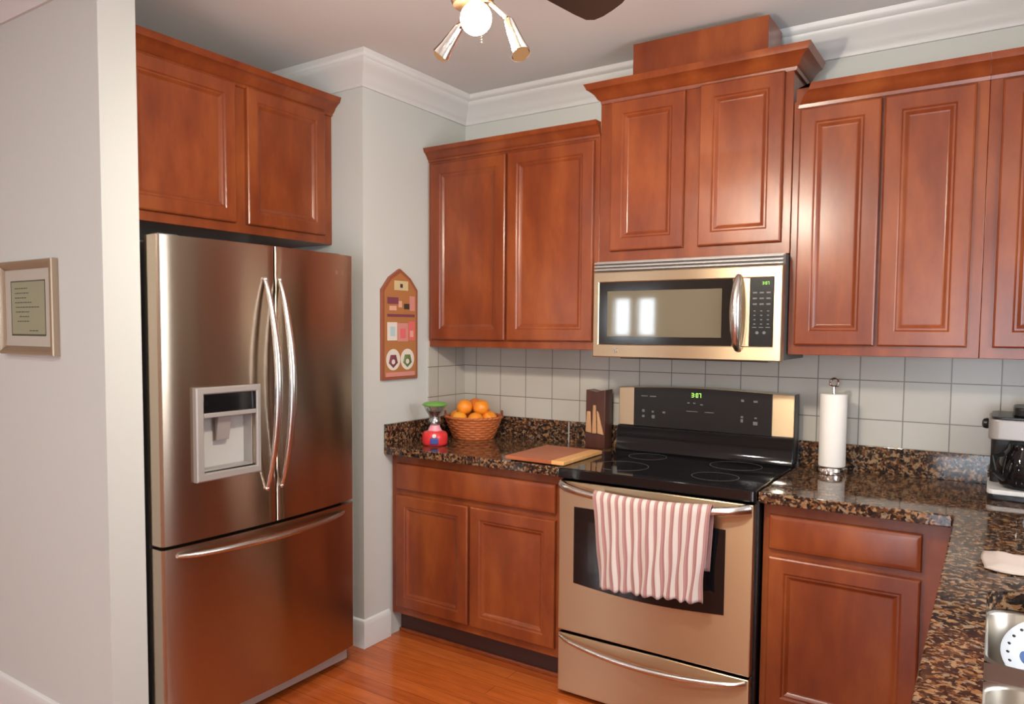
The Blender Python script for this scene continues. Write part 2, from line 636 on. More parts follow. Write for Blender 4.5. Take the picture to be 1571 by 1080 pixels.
# rear wall with two narrow windows
rz0, rz1 = 1.35, 1.91
rear = MB()
xs = [-3.12, -2.00, -1.68, -1.655, -1.335, 1.75]
for i in range(5):
    if i in (1, 3):
        rear.box(xs[i], xs[i + 1], -7.12, -7, 0, rz0).box(xs[i], xs[i + 1], -7.12, -7, rz1, H)
    else:
        rear.box(xs[i], xs[i + 1], -7.12, -7, 0, H)
rear.box(1.75, 2.85, -7.12, -7, 2.10, H).box(2.85, XW + .12, -7.12, -7, 0, H)
struct(rear.build('wall_rear', M['tan'], smooth=False))
for k, (a, c) in enumerate(((-2.00, -1.68), (-1.655, -1.335))):
    w = struct(MB().box(a, c, -7.09, -7.03, rz0, rz0 + .04).box(a, c, -7.09, -7.03, rz1 - .04, rz1)
               .box(a, a + .04, -7.09, -7.03, rz0, rz1).box(c - .04, c, -7.09, -7.03, rz0, rz1).build('window_%d' % (k + 2), M['trim'], smooth=False))
    MB().box(a + .03, c - .03, -7.063, -7.057, rz0 + .03, rz1 - .03).build('pane', M['glass'], w, smooth=False)

w = struct(MB().box(1.75, 1.83, -7.09, -7.03, 0, 2.10).box(2.77, 2.85, -7.09, -7.03, 0, 2.10).box(1.83, 2.77, -7.09, -7.03, 2.02, 2.10)
           .box(1.83, 2.77, -7.09, -7.03, 0, .12).build('door_1', M['trim'], smooth=False))
MB().box(1.83, 2.77, -7.063, -7.057, .12, 2.02).build('pane', M['glass'], w, smooth=False)
MB().box(1.79, 1.81, -7.03, -6.99, .95, 1.15, .003).build('door_handle', M['chrome'], w)

# tile field
struct(MB().box(0.008, XW - .001, -.008, -.0005, CT + .08, 1.40).build('wall_tile_back', M['tile'], smooth=False))
struct(MB().box(0.0005, .008, -.318, -.0005, CT + .08, 1.40).build('wall_tile_left', M['tile_side'], smooth=False))

# crown moulding (room)
cp = [(0, H - .128), (.010, H - .128), (.012, H - .112), (.020, H - .104), (.026, H - .090), (.040, H - .070), (.060, H - .052),
      (.070, H - .040), (.072, H - .030), (.082, H - .026), (.088, H - .014), (.092, H - .001), (0, H - .001)]
struct(MB().sweep(cp, [(-.779, NY1), (0, NY1), (0, 0), (XW, 0)]).build('trim_1', M['trim'], angle=50))
# left hallway crown, a little lower and shallower
cp2 = [(0, H - .115), (.010, H - .115), (.014, H - .095), (.030, H - .070), (.052, H - .045), (.062, H - .024), (.070, H - .001), (0, H - .001)]
struct(MB().sweep(cp2, [(-3, PY), (0, PY), (0, NY0)]).build('trim_2', M['trim'], angle=50))
# baseboards
bp_ = [(0, 0.001), (.014, 0.001), (.014, .105), (.010, .122), (.004, .130), (0, .132)]
struct(MB().sweep(bp_, [(-.16, NY1), (0, NY1), (0, -.612)]).build('baseboard_left', M['trim'], angle=50))
struct(MB().sweep(bp_, [(-3, PY), (0, PY), (0, NY0 - .001)]).build('baseboard_hall', M['trim'], angle=50))

# ------------------------------------------------------------------ cabinets
DOOR = [(0, 0), (0, .014), (.0015, .0175), (.006, .020), (.050, .020), (.053, .0185), (.056, .0150), (.062, .0150), (.066, .0125), (.072, .0075), (.076, .0065)]
DRAWER = [(0, 0), (0, .013), (.003, .0175), (.010, .0190), (.016, .0200)]


def door(parent, a0, a1, z0, z1, face, base, name='door', prof=DOOR):
    return MB().panel(a0, a1, z0, z1, prof, face, base).build(name, M['wood'], parent, angle=12)


CROWN = [(0, -.062), (.006, -.062), (.008, -.052), (.014, -.048), (.022, -.034), (.034, -.022), (.042, -.018), (.046, -.008), (.050, 0), (0, 0)]


def crown(parent, path, ztop, k=1.0):
    return MB().sweep([(o * k, ztop + z * k) for o, z in CROWN], path).build('crown_moulding', M['wood'], parent, angle=30)


G = .0008
# upper left pair
t = thing('wall_cabinet', (.46, -.16, 1.372), 'cherry wall cabinet in the corner beside the house-shaped plaque, left of the microwave', 'cabinet', 'cherry wall cabinets')
MB().box(.002, .922, -.310, -.009, 1.372, 2.292, .0015).build('cabinet_box', M['wood'], t)
door(t, .030, .457, 1.408, 2.262, 'y', -.3105)
door(t, .468, .900, 1.408, 2.262, 'y', -.3105)
crown(t, [(.002, -.310), (.922, -.310)], 2.337)

# tower above the microwave
t = thing('wall_cabinet', (1.31, -.16, 1.745), 'tallest cherry wall cabinet, raised above the microwave with its own crown', 'cabinet', 'cherry wall cabinets')
MB().box(.9245, 1.690, -.314, -.009, 1.745, 2.425, .0015).build('cabinet_box', M['wood'], t)
door(t, .978, 1.292, 1.789, 2.402, 'y', -.3145)
door(t, 1.350, 1.660, 1.789, 2.408, 'y', -.3145)
MB().sweep([(o * 1.3, 2.482 + z * 1.25) for o, z in CROWN], [(.935, -.095), (.935, -.314), (1.690, -.314), (1.690, -.095)]).build('crown_moulding', M['wood'], t, angle=30)
# wooden box on top
tag(recenter(MB().box(1.068, 1.598, -.325, -.12, 2.483, 2.622, .002).build('duct_cover_box', M['wood']), (1.33, -.22, 2.483)),
    'plain cherry wood box sitting on the tall cabinet crown, under the ceiling', 'box')

# upper right pair and the next cabinet
t = thing('wall_cabinet', (1.99, -.16, 1.372), 'cherry wall cabinet with two tall doors directly right of the microwave', 'cabinet', 'cherry wall cabinets')
MB().box(1.692, 2.284, -.310, -.009, 1.372, 2.292, .0015).build('cabinet_box', M['wood'], t)
door(t, 1.716, 1.978, 1.408, 2.260, 'y', -.3105)
door(t, 1.988, 2.250, 1.408, 2.260, 'y', -.3105)
crown(t, [(1.700, -.3145), (1.700, -.310), (2.284, -.310)], 2.337, 1.15)
t = thing('wall_cabinet', (2.60, -.16, 1.372), 'cherry wall cabinet at the right edge above the coffee maker', 'cabinet', 'cherry wall cabinets')
MB().box(2.2848, 2.915, -.310, -.009, 1.372, 2.292, .0015).build('cabinet_box', M['wood'], t)
door(t, 2.319, 2.590, 1.408, 2.260, 'y', -.3105)
door(t, 2.600, 2.870, 1.408, 2.260, 'y', -.3105)
crown(t, [(2.2848, -.310), (2.915, -.310)], 2.337, 1.15)

# above the fridge
t = thing('wall_cabinet', (-.48, -1.32, 1.842), 'cherry wall cabinet above the refrigerator in the alcove', 'cabinet')
MB().box(-.775, -.190, NY0 + .003, NY1 - .003, 1.842, 2.450, .0015).build('cabinet_box', M['wood'], t)
door(t, -1.800, -1.325, 1.878, 2.425, 'x', -.1895)
door(t, -1.270, -.842, 1.878, 2.425, 'x', -.1895)
MB().sweep([(o * 1.3, 2.492 + z * 1.2) for o, z in CROWN], [(-.190, NY0 + .003), (-.190, NY1 - .003)]).build('crown_moulding', M['wood'], t, angle=30)

# base cabinets
t = thing('base_cabinet', (.46, -.3, 0), 'cherry base cabinet with two doors left of the range', 'cabinet', 'cherry base cabinets')
MB().box(.003, .917, -.588, -.012, .112, CB - .001, .0015).build('cabinet_box', M['wood'], t)
MB().box(.003, .917, -.525, -.05, 0, .112).build('toe_kick', M['toe'], t)
door(t, .040, .884, .712, .832, 'y', -.5885, 'drawer', DRAWER)
door(t, .040, .450, .150, .684, 'y', -.5885)
door(t, .462, .884, .150, .684, 'y', -.5885)
MB().box(.003, .917, -.540, -.5255, 0, .018, .004).build('shoe_moulding', M['wood'], t)
t = thing('base_cabinet', (1.95, -.3, 0), 'cherry base cabinet with one drawer and one door right of the range', 'cabinet', 'cherry base cabinets')
MB().box(1.690, 2.2655, -.588, -.012, .112, CB - .001, .0015).build('cabinet_box', M['wood'], t)
MB().box(1.690, 2.2655, -.525, -.05, 0, .112).build('toe_kick', M['toe'], t)
door(t, 1.712, 2.165, .714, .832, 'y', -.5885, 'drawer', DRAWER)
door(t, 1.712, 2.165, .150, .688, 'y', -.5885)
t = thing('base_cabinet', (2.6, -1.4, 0), 'cherry base cabinet run carrying the sink, under the right counter leg', 'cabinet', 'cherry base cabinets')
MB().box(2.268, 2.290, -2.33, -.02, .112, CB - .001).box(2.290, 2.915, -2.33, -2.31, .112, CB - .001).box(2.290, 2.915, -.04, -.02, .112, CB - .001)\
    .box(2.290, 2.915, -2.31, -.04, .112, .13).build('cabinet_box', M['wood'], t)
MB().box(2.33, 2.915, -2.33, -.02, 0, .112).build('toe_kick', M['toe'], t)

# ------------------------------------------------------------------ counters
t = thing('countertop', (.46, -.3, CB), 'brown speckled granite countertop left of the range', 'countertop', 'granite countertops')
MB().box(.0005, .920, CF, -.0085, CB, CT, .005).build('slab', M['granite'], t)
MB().box(.022, .920, -.026, -.0085, CT, 1.016, .002).build('backsplash', M['granite'], t)
MB().box(.0015, .0215, CF + .001, -.0085, CT, 1.016, .002).build('backsplash', M['granite'], t)
MB().box(.638, .644, -.0268, -.026, CT, 1.014).build('backsplash_line', M['silver_lt'], t, 'pale vertical line on the backsplash')  # thin pale upright strip on the backsplash face
t = thing('countertop', (2.3, -.9, CB), 'L-shaped brown speckled granite countertop right of the range, around the sink', 'countertop', 'granite countertops')
slab = MB().prism([(1.6845, -.0085), (1.6845, CF), (X3 - .008, CF), (X3, CF - .008), (X3, -2.35), (2.918, -2.35), (2.918, -.0085)], CB, CT, 'z', .004).build('slab', M['granite'], t)
SX0, SX1 = 2.333, 2.760
c_ = MB().prism(rrect(SX0, SX1, -2.16, -1.355, .05), CB - .05, CT + .05).build('cutter', M['granite'])
c_.parent = t
for v in c_.data.vertices:
    v.co -= Vector(t.location)
bpy.context.view_layer.update()
cut(slab, c_)
MB().box(1.6845, 2.896, -.026, -.0085, CT, 1.016, .002).build('backsplash', M['granite'], t)
MB().box(2.896, 2.918, -2.35, -.0085, CT, 1.016, .002).build('backsplash', M['granite'], t)

# sink
t = thing('kitchen_sink', (2.55, -1.75, .70), 'double bowl stainless steel undermount sink in the right counter', 'sink')


def bowl(y0, y1, name='basin'):
    b2 = bmesh.new()
    lv = [(-.012, CB - .0015, .05), (-.001, CB - .0015, .05), (.004, CB - .006, .048), (.010, .745, .05), (.03, .712, .06), (.06, .704, .06)]
    rings = []
    for ins, z, r in lv:
        rings.append([b2.verts.new((x, y, z)) for x, y in rrect(SX0 + ins, SX1 - ins, y0 + ins, y1 - ins, max(.02, r))])
    n = len(rings[0])
    for k in range(len(rings) - 1):
        for i in range(n):
            b2.faces.new((rings[k][i], rings[k][(i + 1) % n], rings[k + 1][(i + 1) % n], rings[k + 1][i]))
    b2.faces.new(rings[-1])
    mb = MB()
    mb.merge(b2)
    return mb.build(name, M['sink'], t, angle=50)


bowl(-1.685, -1.368)
bowl(-2.150, -1.775)
MB().box(SX0 - .015, SX1 + .015, -1.772, -1.688, CB - .030, CB - .001, .002).build('divider', M['sink'], t)
MB().lathe([(.036, .7045), (.040, .7075), (.030, .7075), (.028, .7055)], (2.55, -1.53, 0), 24).build('drain', M['chrome'], t)

# ------------------------------------------------------------------ refrigerator
FX = .0765
FY0, FY1, FS = -1.837, -.925, -1.372
t = thing('refrigerator', (-.3, -1.38, 0), 'stainless steel french-door refrigerator with ice dispenser and bottom freezer in the alcove', 'refrigerator')
MB().box(-.70, -.012, FY0 + .012, FY1 - .004, .035, 1.748, .006).build('body', M['fr_side'], t)
MB().box(-.66, -.03, FY0 + .03, FY1 - .03, 0, .034).build('base', M['black'], t)
MB().box(-.011, .004, FY0 + .014, FY1 - .006, .06, 1.752).build('gasket', M['gasket'], t)


def fx(y):
    c = (FY0 + FY1) / 2
    return FX + .026 * (1 - ((y - c) / (FY1 - c)) ** 2)


def door_poly(y0, y1, r0=.014, r1=.014, back=.0045, steps=14):
    pts = [(back, y0), (back, y1)]
    for i in range(5):                       # rounded corner at y1
        a = pi / 2 * (1 - i / 4)
        pts.append((fx(y1) - r1 + r1 * cos(a) * 1, y1 - r1 + r1 * sin(a)))
    for i in range(1, steps):
        y = (y1 - r1) + (y0 + r0 - (y1 - r1)) * i / steps
        pts.append((fx(y), y))
    for i in range(5):
        a = pi / 2 * (i / 4)
        pts.append((fx(y0) - r0 + r0 * cos(a), y0 + r0 - r0 * sin(a)))
    return pts


dl = MB().prism(door_poly(FY0, FS - .003, .016, .006), .728, 1.765).build('door', M['steel_v'], t, angle=20)
dr = MB().prism(door_poly(FS + .003, FY1, .006, .016), .728, 1.765).build('door', M['steel_v'], t, angle=20)
fz = MB().prism(door_poly(FY0, FY1, .016, .016), .085, .716).build('freezer_drawer', M['steel_v'], t, angle=20)
# dispenser recess
DX = .083
c_ = MB().box(.035, .2, -1.692, -1.470, .958, 1.150).build('cutter', M['black'])
c_.parent = t
for v in c_.data.vertices:
    v.co -= Vector(t.location)
bpy.context.view_layer.update()
cut(dl, c_)
dp = MB()
y0, y1, z0, z1 = -1.722, -1.448, .930, 1.255
dp.frame(y0, y1, z0, z1, y0 + .030, y1 - .020, z0 + .028, z1 - .024, 'x', .086, .1105, .004)
dp.box(.0865, .109, y0 + .0301, y1 - .0201, 1.150, 1.166, .002)
dp.build('dispenser_frame', M['silver'], dl, 'silver dispenser frame')
MB().box(.0865, .1065, y0 + .0302, y1 - .0202, 1.1662, 1.2308, .001).build('display', M['gloss'], dl, 'black dispenser display')
MB().box(.036, .040, -1.691, -1.471, .959, 1.149).build('recess_back', M['silver_lt'], dl)
MB().box(.040, .086, -1.691, -1.688, .959, 1.149).box(.040, .086, -1.474, -1.471, .959, 1.149).box(.040, .086, -1.691, -1.471, 1.146, 1.1495).build('recess_wall', M['silver'], dl)
MB().box(.040, .088, -1.690, -1.472, .959, .966, .002).build('drip_tray', M['silver'], dl)
MB().prism([(.060, 1.06), (.064, 1.06), (.080, 1.146), (.056, 1.146)], -1.612, -1.556, 'y', .002).build('paddle', M['silver'], dl)


def bow(p0, p1, out, n=18, pw=1.0):
    p0, p1 = Vector(p0), Vector(p1)
    out = Vector(out)
    return [p0.lerp(p1, i / n) + out * (sin(pi * i / n) ** pw) for i in range(n + 1)]


for par, yy, rr in ((dl, -1.420, 1.0), (dr, -1.352, 1.0)):
    xb = fx(yy) - .002
    ps = bow((xb + .006, yy, 1.640), (xb + .006, yy, .862), (.068, 0, 0), 22, .8)
    rad = [.008 + .006 * sin(pi * i / 22) for i in range(23)]
    MB().tube(ps, rad, 14, 1.1, (1, 0, 0)).sphere((xb + .006, yy, 1.640), .011).sphere((xb + .006, yy, .862), .011).build('handle', M['handle'], par)
ps = []
for i in range(23):
    y = -1.785 + (.781) * i / 22
    ps.append((fx(y) + .004 + .045 * sin(pi * i / 22) ** .55, y, .688 - .004 * sin(pi * i / 22)))
MB().tube(ps, [.007 + .006 * sin(pi * i / 22) ** .5 for i in range(23)], 14, 1.0).build('handle', M['handle'], fz)
# badge
xb = fx(-1.03)
MB().lathe([(.0085, 0), (.0085, .0015)], (xb - .0003, -1.035, 1.690), 16, (1, 0, 0)).build('badge', M['chrome'], dr, 'small round badge')
MB().box(fx(-1.005) - .001, fx(-1.005) + .0008, -1.022, -1.016, 1.682, 1.697).box(fx(-1.005) - .001, fx(-1.005) + .0008, -1.022, -1.011, 1.682, 1.685)\
    .box(fx(-.995) - .0012, fx(-.995) + .0008, -1.006, -.994, 1.694, 1.697).box(fx(-.995) - .0012, fx(-.995) + .0008, -1.006, -1.002, 1.682, 1.697)\
    .box(fx(-.995) - .0012, fx(-.995) + .0008, -1.006, -.994, 1.682, 1.685).box(fx(-.99) - .0012, fx(-.99) + .0008, -.997, -.994, 1.682, 1.690).build('badge_letters', M['chrome'], dr)
for hy in (FY0 + .03, FY1 - .11):
    MB().box(-.02, .03, hy, hy + .08, 1.7655, 1.775, .003).build('hinge_cover', M['fr_side'], t)
MB().box(.0, .06, FY0 + .03, FY1 - .03, .03, .080, .004).build('grille', M['silver'], t)

# ------------------------------------------------------------------ range
t = thing('range', (1.303, -.33, 0), 'stainless steel electric range with black glass cooktop between the base cabinets', 'oven')
MB().box(R0, R1, -.618, -.030, .02, .878, .002).build('body', M['black'], t)
for fxx in (R0 + .02, R1 - .06):
    for fyy in (-.58, -.10):
        MB().box(fxx, fxx + .04, fyy, fyy + .04, 0, .02).build('foot', M['black'], t)
ct = MB().prism(rrect(R0 + .001, R1 - .001, -.668, -.032, .012, 3), .879, .919, 'z', .004).build('cooktop', M['gloss'], t)
for (bx, by, br_) in ((1.12, -.49, .105), (1.49, -.49, .085), (1.12, -.22, .08), (1.49, -.22, .10)):
    MB().lathe([(br_, .9190), (br_, .91935), (br_ - .0018, .91935), (br_ - .0018, .9190)], (bx, by, 0), 40, caps=False).build('burner_ring', M['glyph'], ct)
# oven door
od = MB().box(.930, 1.674, -.660, -.6185, .268, .868, .004).build('oven_door', M['steel'], t)
wp = [(.998, .770), (1.582, .770), (1.582, .468)]
for i in range(1, 16):
    s = i / 16
    wp.append((1.582 + (.998 - 1.582) * s, .468 - .018 * sin(pi * s)))
wp.append((.998, .468))
wn = MB().prism(wp, -.6625, -.6602, 'y').build('oven_window', M['gloss'], od, 'black glass oven window')
MB().box(1.06, 1.52, -.6630, -.6626, .52, .72).build('inner_glass', M['mwblack'], wn)
hp = []
for i in range(25):
    s = i / 24
    e = sin(pi * s) ** .45
    hp.append((.945 + .716 * s, -.664 - .058 * e, .853 - .026 * sin(pi * s) ** .8))
MB().tube(hp, [.012 + .007 * abs(2 * i / 24 - 1) ** 3 for i in range(25)], 16, .8).build('handle', M['handle'], od)
# drawer
sd = MB().box(.932, 1.673, -.660, -.6185, .020, .258, .004).build('storage_drawer', M['steel'], t)
hp = []
for i in range(25):
    s = i / 24
    hp.append((.945 + .716 * s, -.664 - .035 * sin(pi * s) ** .4, .246 - .034 * sin(pi * s) ** .8))
MB().tube(hp, [.009 + .003 * sin(pi * i / 24) for i in range(25)], 14, .9).build('handle', M['handle'], sd)
# backguard
bg_ = MB().prism([(-.030, .9195), (-.122, .9195), (-.122, .925), (-.108, .955), (-.104, 1.000), (-.098, 1.030), (-.030, 1.030)], R0 + .002, R1 - .002, 'x', .002).build('backguard', M['gloss'], t)
top = []
# slightly arched control panel body
ap = [(R0 + .003, 1.031), (R1 - .003, 1.031)]
for i in range(17):
    s = i / 16
    ap.append((R1 - .003 + (R0 - R1 + .006) * s, 1.201 + .012 * sin(pi * s)))
pb = MB().prism(ap, -.090, -.032, 'y', .003).build('control_panel', M['steel'], t, 'steel control panel with black touch face')
ap = [(1.001, 1.032), (1.594, 1.032)]
for i in range(13):
    s = i / 12
    x = 1.594 + (1.001 - 1.594) * s
    ap.append((x, 1.1985 + .012 * sin(pi * (R1 - x) / (R1 - R0))))
MB().prism(ap, -.0935, -.0904, 'y').build('touch_face', M['panelblk'], pb)
MB().box(R1 - .0025, R1 + .001, -.098, -.032, .93, 1.205, .001).build('side_cap', M['black'], pb)


def seg_digits(mb, s, x, z, h, y, d=.0006):
    SEG = {'0': 'abcdef', '1': 'bc', '2': 'abged', '3': 'abgcd', '4': 'fgbc', '5': 'afgcd', '6': 'afgedc', '7': 'abc', '8': 'abcdefg', '9': 'abcdfg'}
    w_ = h * .5
    th = h * .14
    for ch in s:
        if ch == ':':
            mb.box(x, x + th, y - d, y, z + h * .25, z + h * .25 + th).box(x, x + th, y - d, y, z + h * .65, z + h * .65 + th)
            x += th * 2.4
            continue
        for q in SEG[ch]:
            a = {'a': (0, w_, h - th, h), 'g': (0, w_, h / 2 - th / 2, h / 2 + th / 2), 'd': (0, w_, 0, th), 'f': (0, th, h / 2, h), 'e': (0, th, 0, h / 2),
                 'b': (w_ - th, w_, h / 2, h), 'c': (w_ - th, w_, 0, h / 2)}[q]
            mb.box(x + a[0], x + a[1], y - d, y, z + a[2], z + a[3])
        x += w_ * 1.35
    return mb


seg_digits(MB(), '3:07', 1.262, 1.172, .019, -.0936).build('clock_digits', M['digits'], pb, 'green lit clock digits')
for gx, gz, gw, gh in ((1.035, 1.165, .03, .004), (1.075, 1.165, .03, .004), (1.04, 1.095, .012, .012), (1.04, 1.072, .012, .010), (1.085, 1.095, .010, .008), (1.085, 1.070, .014, .014),
                       (1.135, 1.095, .012, .008), (1.47, 1.165, .012, .010), (1.52, 1.165, .016, .008), (1.47, 1.098, .010, .008), (1.47, 1.080, .010, .014), (1.525, 1.098, .010, .006),
                       (1.52, 1.072, .018, .014), (1.245, 1.145, .010, .005), (1.27, 1.145, .010, .005), (1.30, 1.140, .012, .005), (1.24, 1.11, .05, .003), (1.32, 1.11, .04, .003)):
    MB().box(gx, gx + gw, -.0941, -.0936, gz, gz + gh).build('touch_mark', M['glyph'], pb)

# towel on the oven handle
def towel_mesh():
    b2 = bmesh.new()
    uvl = b2.loops.layers.uv.new('UVMap')
    NX, NF, NB = 56, 30, 12
    grid = []
    for i in range(NX + 1):
        u_ = i / NX
        x_top = 1.110 + .438 * u_
        x_bot = 1.140 + .386 * u_
        s = (x_top - .945) / .716
        e = sin(pi * s) ** .45
        yc = -.664 - .058 * e
        zc = .853 - .026 * sin(pi * s) ** .8
        colv = []
        # back layer from its hem up to the bar
        for j in range(NB):
            f = j / NB
            z = .62 + (zc - .62) * f
            x = x_top + (x_bot - x_top) * (1 - f) * .5
            colv.append((x, min(yc + .021 + .002 * sin(u_ * 40), -.6645), z))
        for j in range(7):
            a = pi * j / 6
            colv.append((x_top, yc + .020 * cos(a), zc + .024 * sin(a)))
        for j in range(1, NF + 1):
            f = j / NF
            zb = .497 + .022 * u_ + .004 * sin(u_ * 60)
            z = zc + (zb - zc) * f
            x = x_top + (x_bot - x_top) * f ** .8
            wv = .0045 * sin(u_ * 58 + 1.5 * f) * min(1, f * 2) + .006 * sin(u_ * 17 + 2 * f) * f
            colv.append((x + .004 * sin(f * 9 + u_ * 30) * f, yc - .021 + wv - .004 * f, z))
        grid.append([b2.verts.new(p) for p in colv])
    n = len(grid[0])
    for i in range(NX):
        for j in range(n - 1):
            f_ = b2.faces.new((grid[i][j], grid[i + 1][j], grid[i + 1][j + 1], grid[i][j + 1]))
            for lp, (a, c) in zip(f_.loops, ((i, j), (i + 1, j), (i + 1, j + 1), (i, j + 1))):
                lp[uvl].uv = (a / NX, c / n)
    mb = MB()
    mb.merge(b2)
    return mb


tw = tag(recenter(towel_mesh().build('dish_towel', M['towel'], angle=80), (1.33, -.73, .85)), 'red and white striped dish towel hanging over the oven door handle', 'towel')
sm = tw.modifiers.new('thick', 'SOLIDIFY')
sm.thickness = .002
sm.offset = 0

# ------------------------------------------------------------------ microwave
t = thing('microwave', (1.315, -.2, 1.345), 'stainless steel over-the-range microwave mounted under the tall cabinet', 'microwave')
MX0, MX1, MZ0, MZ1 = .940, 1.690, 1.347, 1.742
MB().box(MX0 + .002, MX1 - .002, -.358, -.012, MZ0 + .004, MZ1, .002).build('body', M['fr_side'], t)
MB().box(MX0 + .10, MX1 - .06, -.34, -.05, MZ0 - .006, MZ0 + .003).build('underside_panel', M['black'], t)
vt = MB().box(MX0 + .002, MX1 - .002, -.372, -.359, 1.700, MZ1, .001)
for k in range(3):
    z = 1.702 + .0135 * k
    vt.box(MX0 + .001, MX1 - .001, -.398, -.370, z, z + .0085, .003)
vt.build('vent_grille', M['silver'], t)
# door (steel frame around glass)
dm = MB()
y0, y1 = -.400, -.360
dm.frame(MX0, 1.690, MZ0, 1.6975, .967, 1.6565, 1.401, 1.6535, 'y', y1, y0, .004)
dm.box(1.5105, 1.5755, y0 + .001, y1, 1.4012, 1.6533, .002)
dd = dm.build('door', M['steel'], t)
MB().box(.9675, 1.510, -.397, -.362, 1.4015, 1.653).build('window_border', M['mwblack'], dd, 'black border around the microwave window')
MB().box(1.004, 1.472, -.3985, -.3971, 1.432, 1.618, .0005).build('window', M['mwglass'], dd, 'brownish reflective microwave window')
hp = [(1.535, -.402 - .036 * sin(pi * i / 16) ** .6, 1.662 - .272 * i / 16) for i in range(17)]
MB().tube(hp, [.012 + .010 * sin(pi * i / 16) ** .5 for i in range(17)], 14, 1.0, (0, 1, 0)).build('handle', M['handle'], dd)
kp = MB().box(1.576, 1.656, -.3975, -.362, 1.4015, 1.653).build('keypad', M['panelblk'], t)
seg_digits(MB(), '3:07', 1.618, 1.628, .011, -.3976).build('clock_digits', M['digits'], kp, 'small lit clock digits')
ic = MB()
for r_ in range(3):
    for c3 in range(3):
        ic.box(1.585 + .024 * c3, 1.600 + .024 * c3, -.3981, -.3976, 1.596 - .021 * r_, 1.602 - .021 * r_)
for c3 in range(3):
    for k in range(4):
        ic.box(1.589 + .024 * c3, 1.596 + .024 * c3, -.3981, -.3976, 1.530 - .016 * k, 1.534 - .016 * k)
    ic.box(1.585 + .024 * c3, 1.600 + .024 * c3, -.3981, -.3976, 1.470, 1.473)
ic.lathe([(.006, 0), (.006, .0004)], (1.603, -.3976, 1.452), 12, (0, -1, 0)).lathe([(.006, 0), (.006, .0004)], (1.628, -.3976, 1.452), 12, (0, -1, 0))
ic.build('keys', M['glyph'], kp)
MB().box(1.04, 1.052, -.4012, -.4002, 1.366, 1.384).build('badge', M['chrome'], dd, 'small bright badge')

# ------------------------------------------------------------------ counter objects
# cutting board
t = thing('cutting_board', (.80, -.47, .92), 'red-brown wooden cutting board with a tan edge strip, lying flat left of the range', 'cutting board')
MB().box(.664, .880, -.640, -.285, .9205, .9365, .003).build('board', M['boardr'], t)
MB().box(.8805, .938, -.640, -.285, .9205, .9365, .003).build('edge_strip', M['boardt'], t, 'tan edge strip')
for fxx in (.68, .895):
    for fyy in (-.62, -.32):
        MB().box(fxx, fxx + .02, fyy, fyy + .02, CT, .9205).build('foot', M['black'], t)

# wooden block behind it
t = thing('knife_block', (.835, -.085, CT), 'dark brown wooden knife block with notched top against the backsplash', 'knife block')
MB().prism([(.777, CT), (.876, CT), (.875, 1.186), (.828, 1.174), (.779, 1.184)], -.125, -.045, 'y', .003).build('block', M['walnut'], t)
MB().prism([(.782, .990), (.812, .985), (.806, 1.085), (.788, 1.085)], -.135, -.1255, 'y', .003)\
    .prism([(.816, .985), (.838, .985), (.832, 1.115), (.820, 1.115)], -.137, -.1255, 'y', .002).prism([(.842, .985), (.872, .980), (.846, 1.08), (.838, 1.09)], -.135, -.1255, 'y', .002)\
    .build('slot_rib', M['tanwood'], t, 'light tan wooden rib on the block front')

# fruit basket
BX, BY = .180, -.172
t = thing('fruit_basket', (BX, BY, CT), 'round orange wicker basket heaped with oranges in the corner', 'basket')
bk = MB()
prof = []
for k in range(9):
    f = k / 8
    prof.append((.098 + .040 * f ** .9, .0 + .098 * f))
for k, (r_, h) in enumerate(prof):
    n = 56
    ph = pi * (k % 2)
    pts = [(BX + (r_ + .003 * sin(28 * 2 * pi * i / n / 2 + ph)) * cos(2 * pi * i / n), BY + (r_ + .003 * sin(28 * 2 * pi * i / n / 2 + ph)) * sin(2 * pi * i / n), CT + .006 + h) for i in range(n + 1)]
    bk.tube(pts, .0062, 6, caps=False)
bk.lathe([(.092, .001), (.098, .001), (.098, .006), (.134, .098), (.130, .098), (.093, .007), (.0, .007)], (BX, BY, CT), 40, caps=False)
for i in range(28):
    a = 2 * pi * i / 28
    bk.tube([(BX + .100 * cos(a), BY + .100 * sin(a), CT + .004), (BX + .142 * cos(a), BY + .142 * sin(a), CT + .104)], .003, 6)
bk.build('woven_wall', M['basket'], t)
rim = MB()
for ph in (0, pi):
    pts = [(BX + (.141 + .004 * cos(18 * a + ph)) * cos(a), BY + (.141 + .004 * cos(18 * a + ph)) * sin(a), CT + .108 + .003 * sin(18 * a + ph)) for a in [2 * pi * i / 120 for i in range(121)]]
    rim.tube(pts, .0055, 6, caps=False)
rim.build('rim', M['basket'], t)
vdir = Vector((.822, .569, 0))
for s in (-1, 1):
    cx, cy = BX + s * vdir.x * .143, BY + s * vdir.y * .143
    pv = Vector((-vdir.y, vdir.x, 0))
    pts = [(cx + pv.x * .035 * cos(a), cy + pv.y * .035 * cos(a), CT + .105 + .030 * sin(a)) for a in [pi * i / 12 for i in range(13)]]
    MB().tube(pts, .005, 8).build('handle', M['basket_dk'], t, 'dark loop handle')
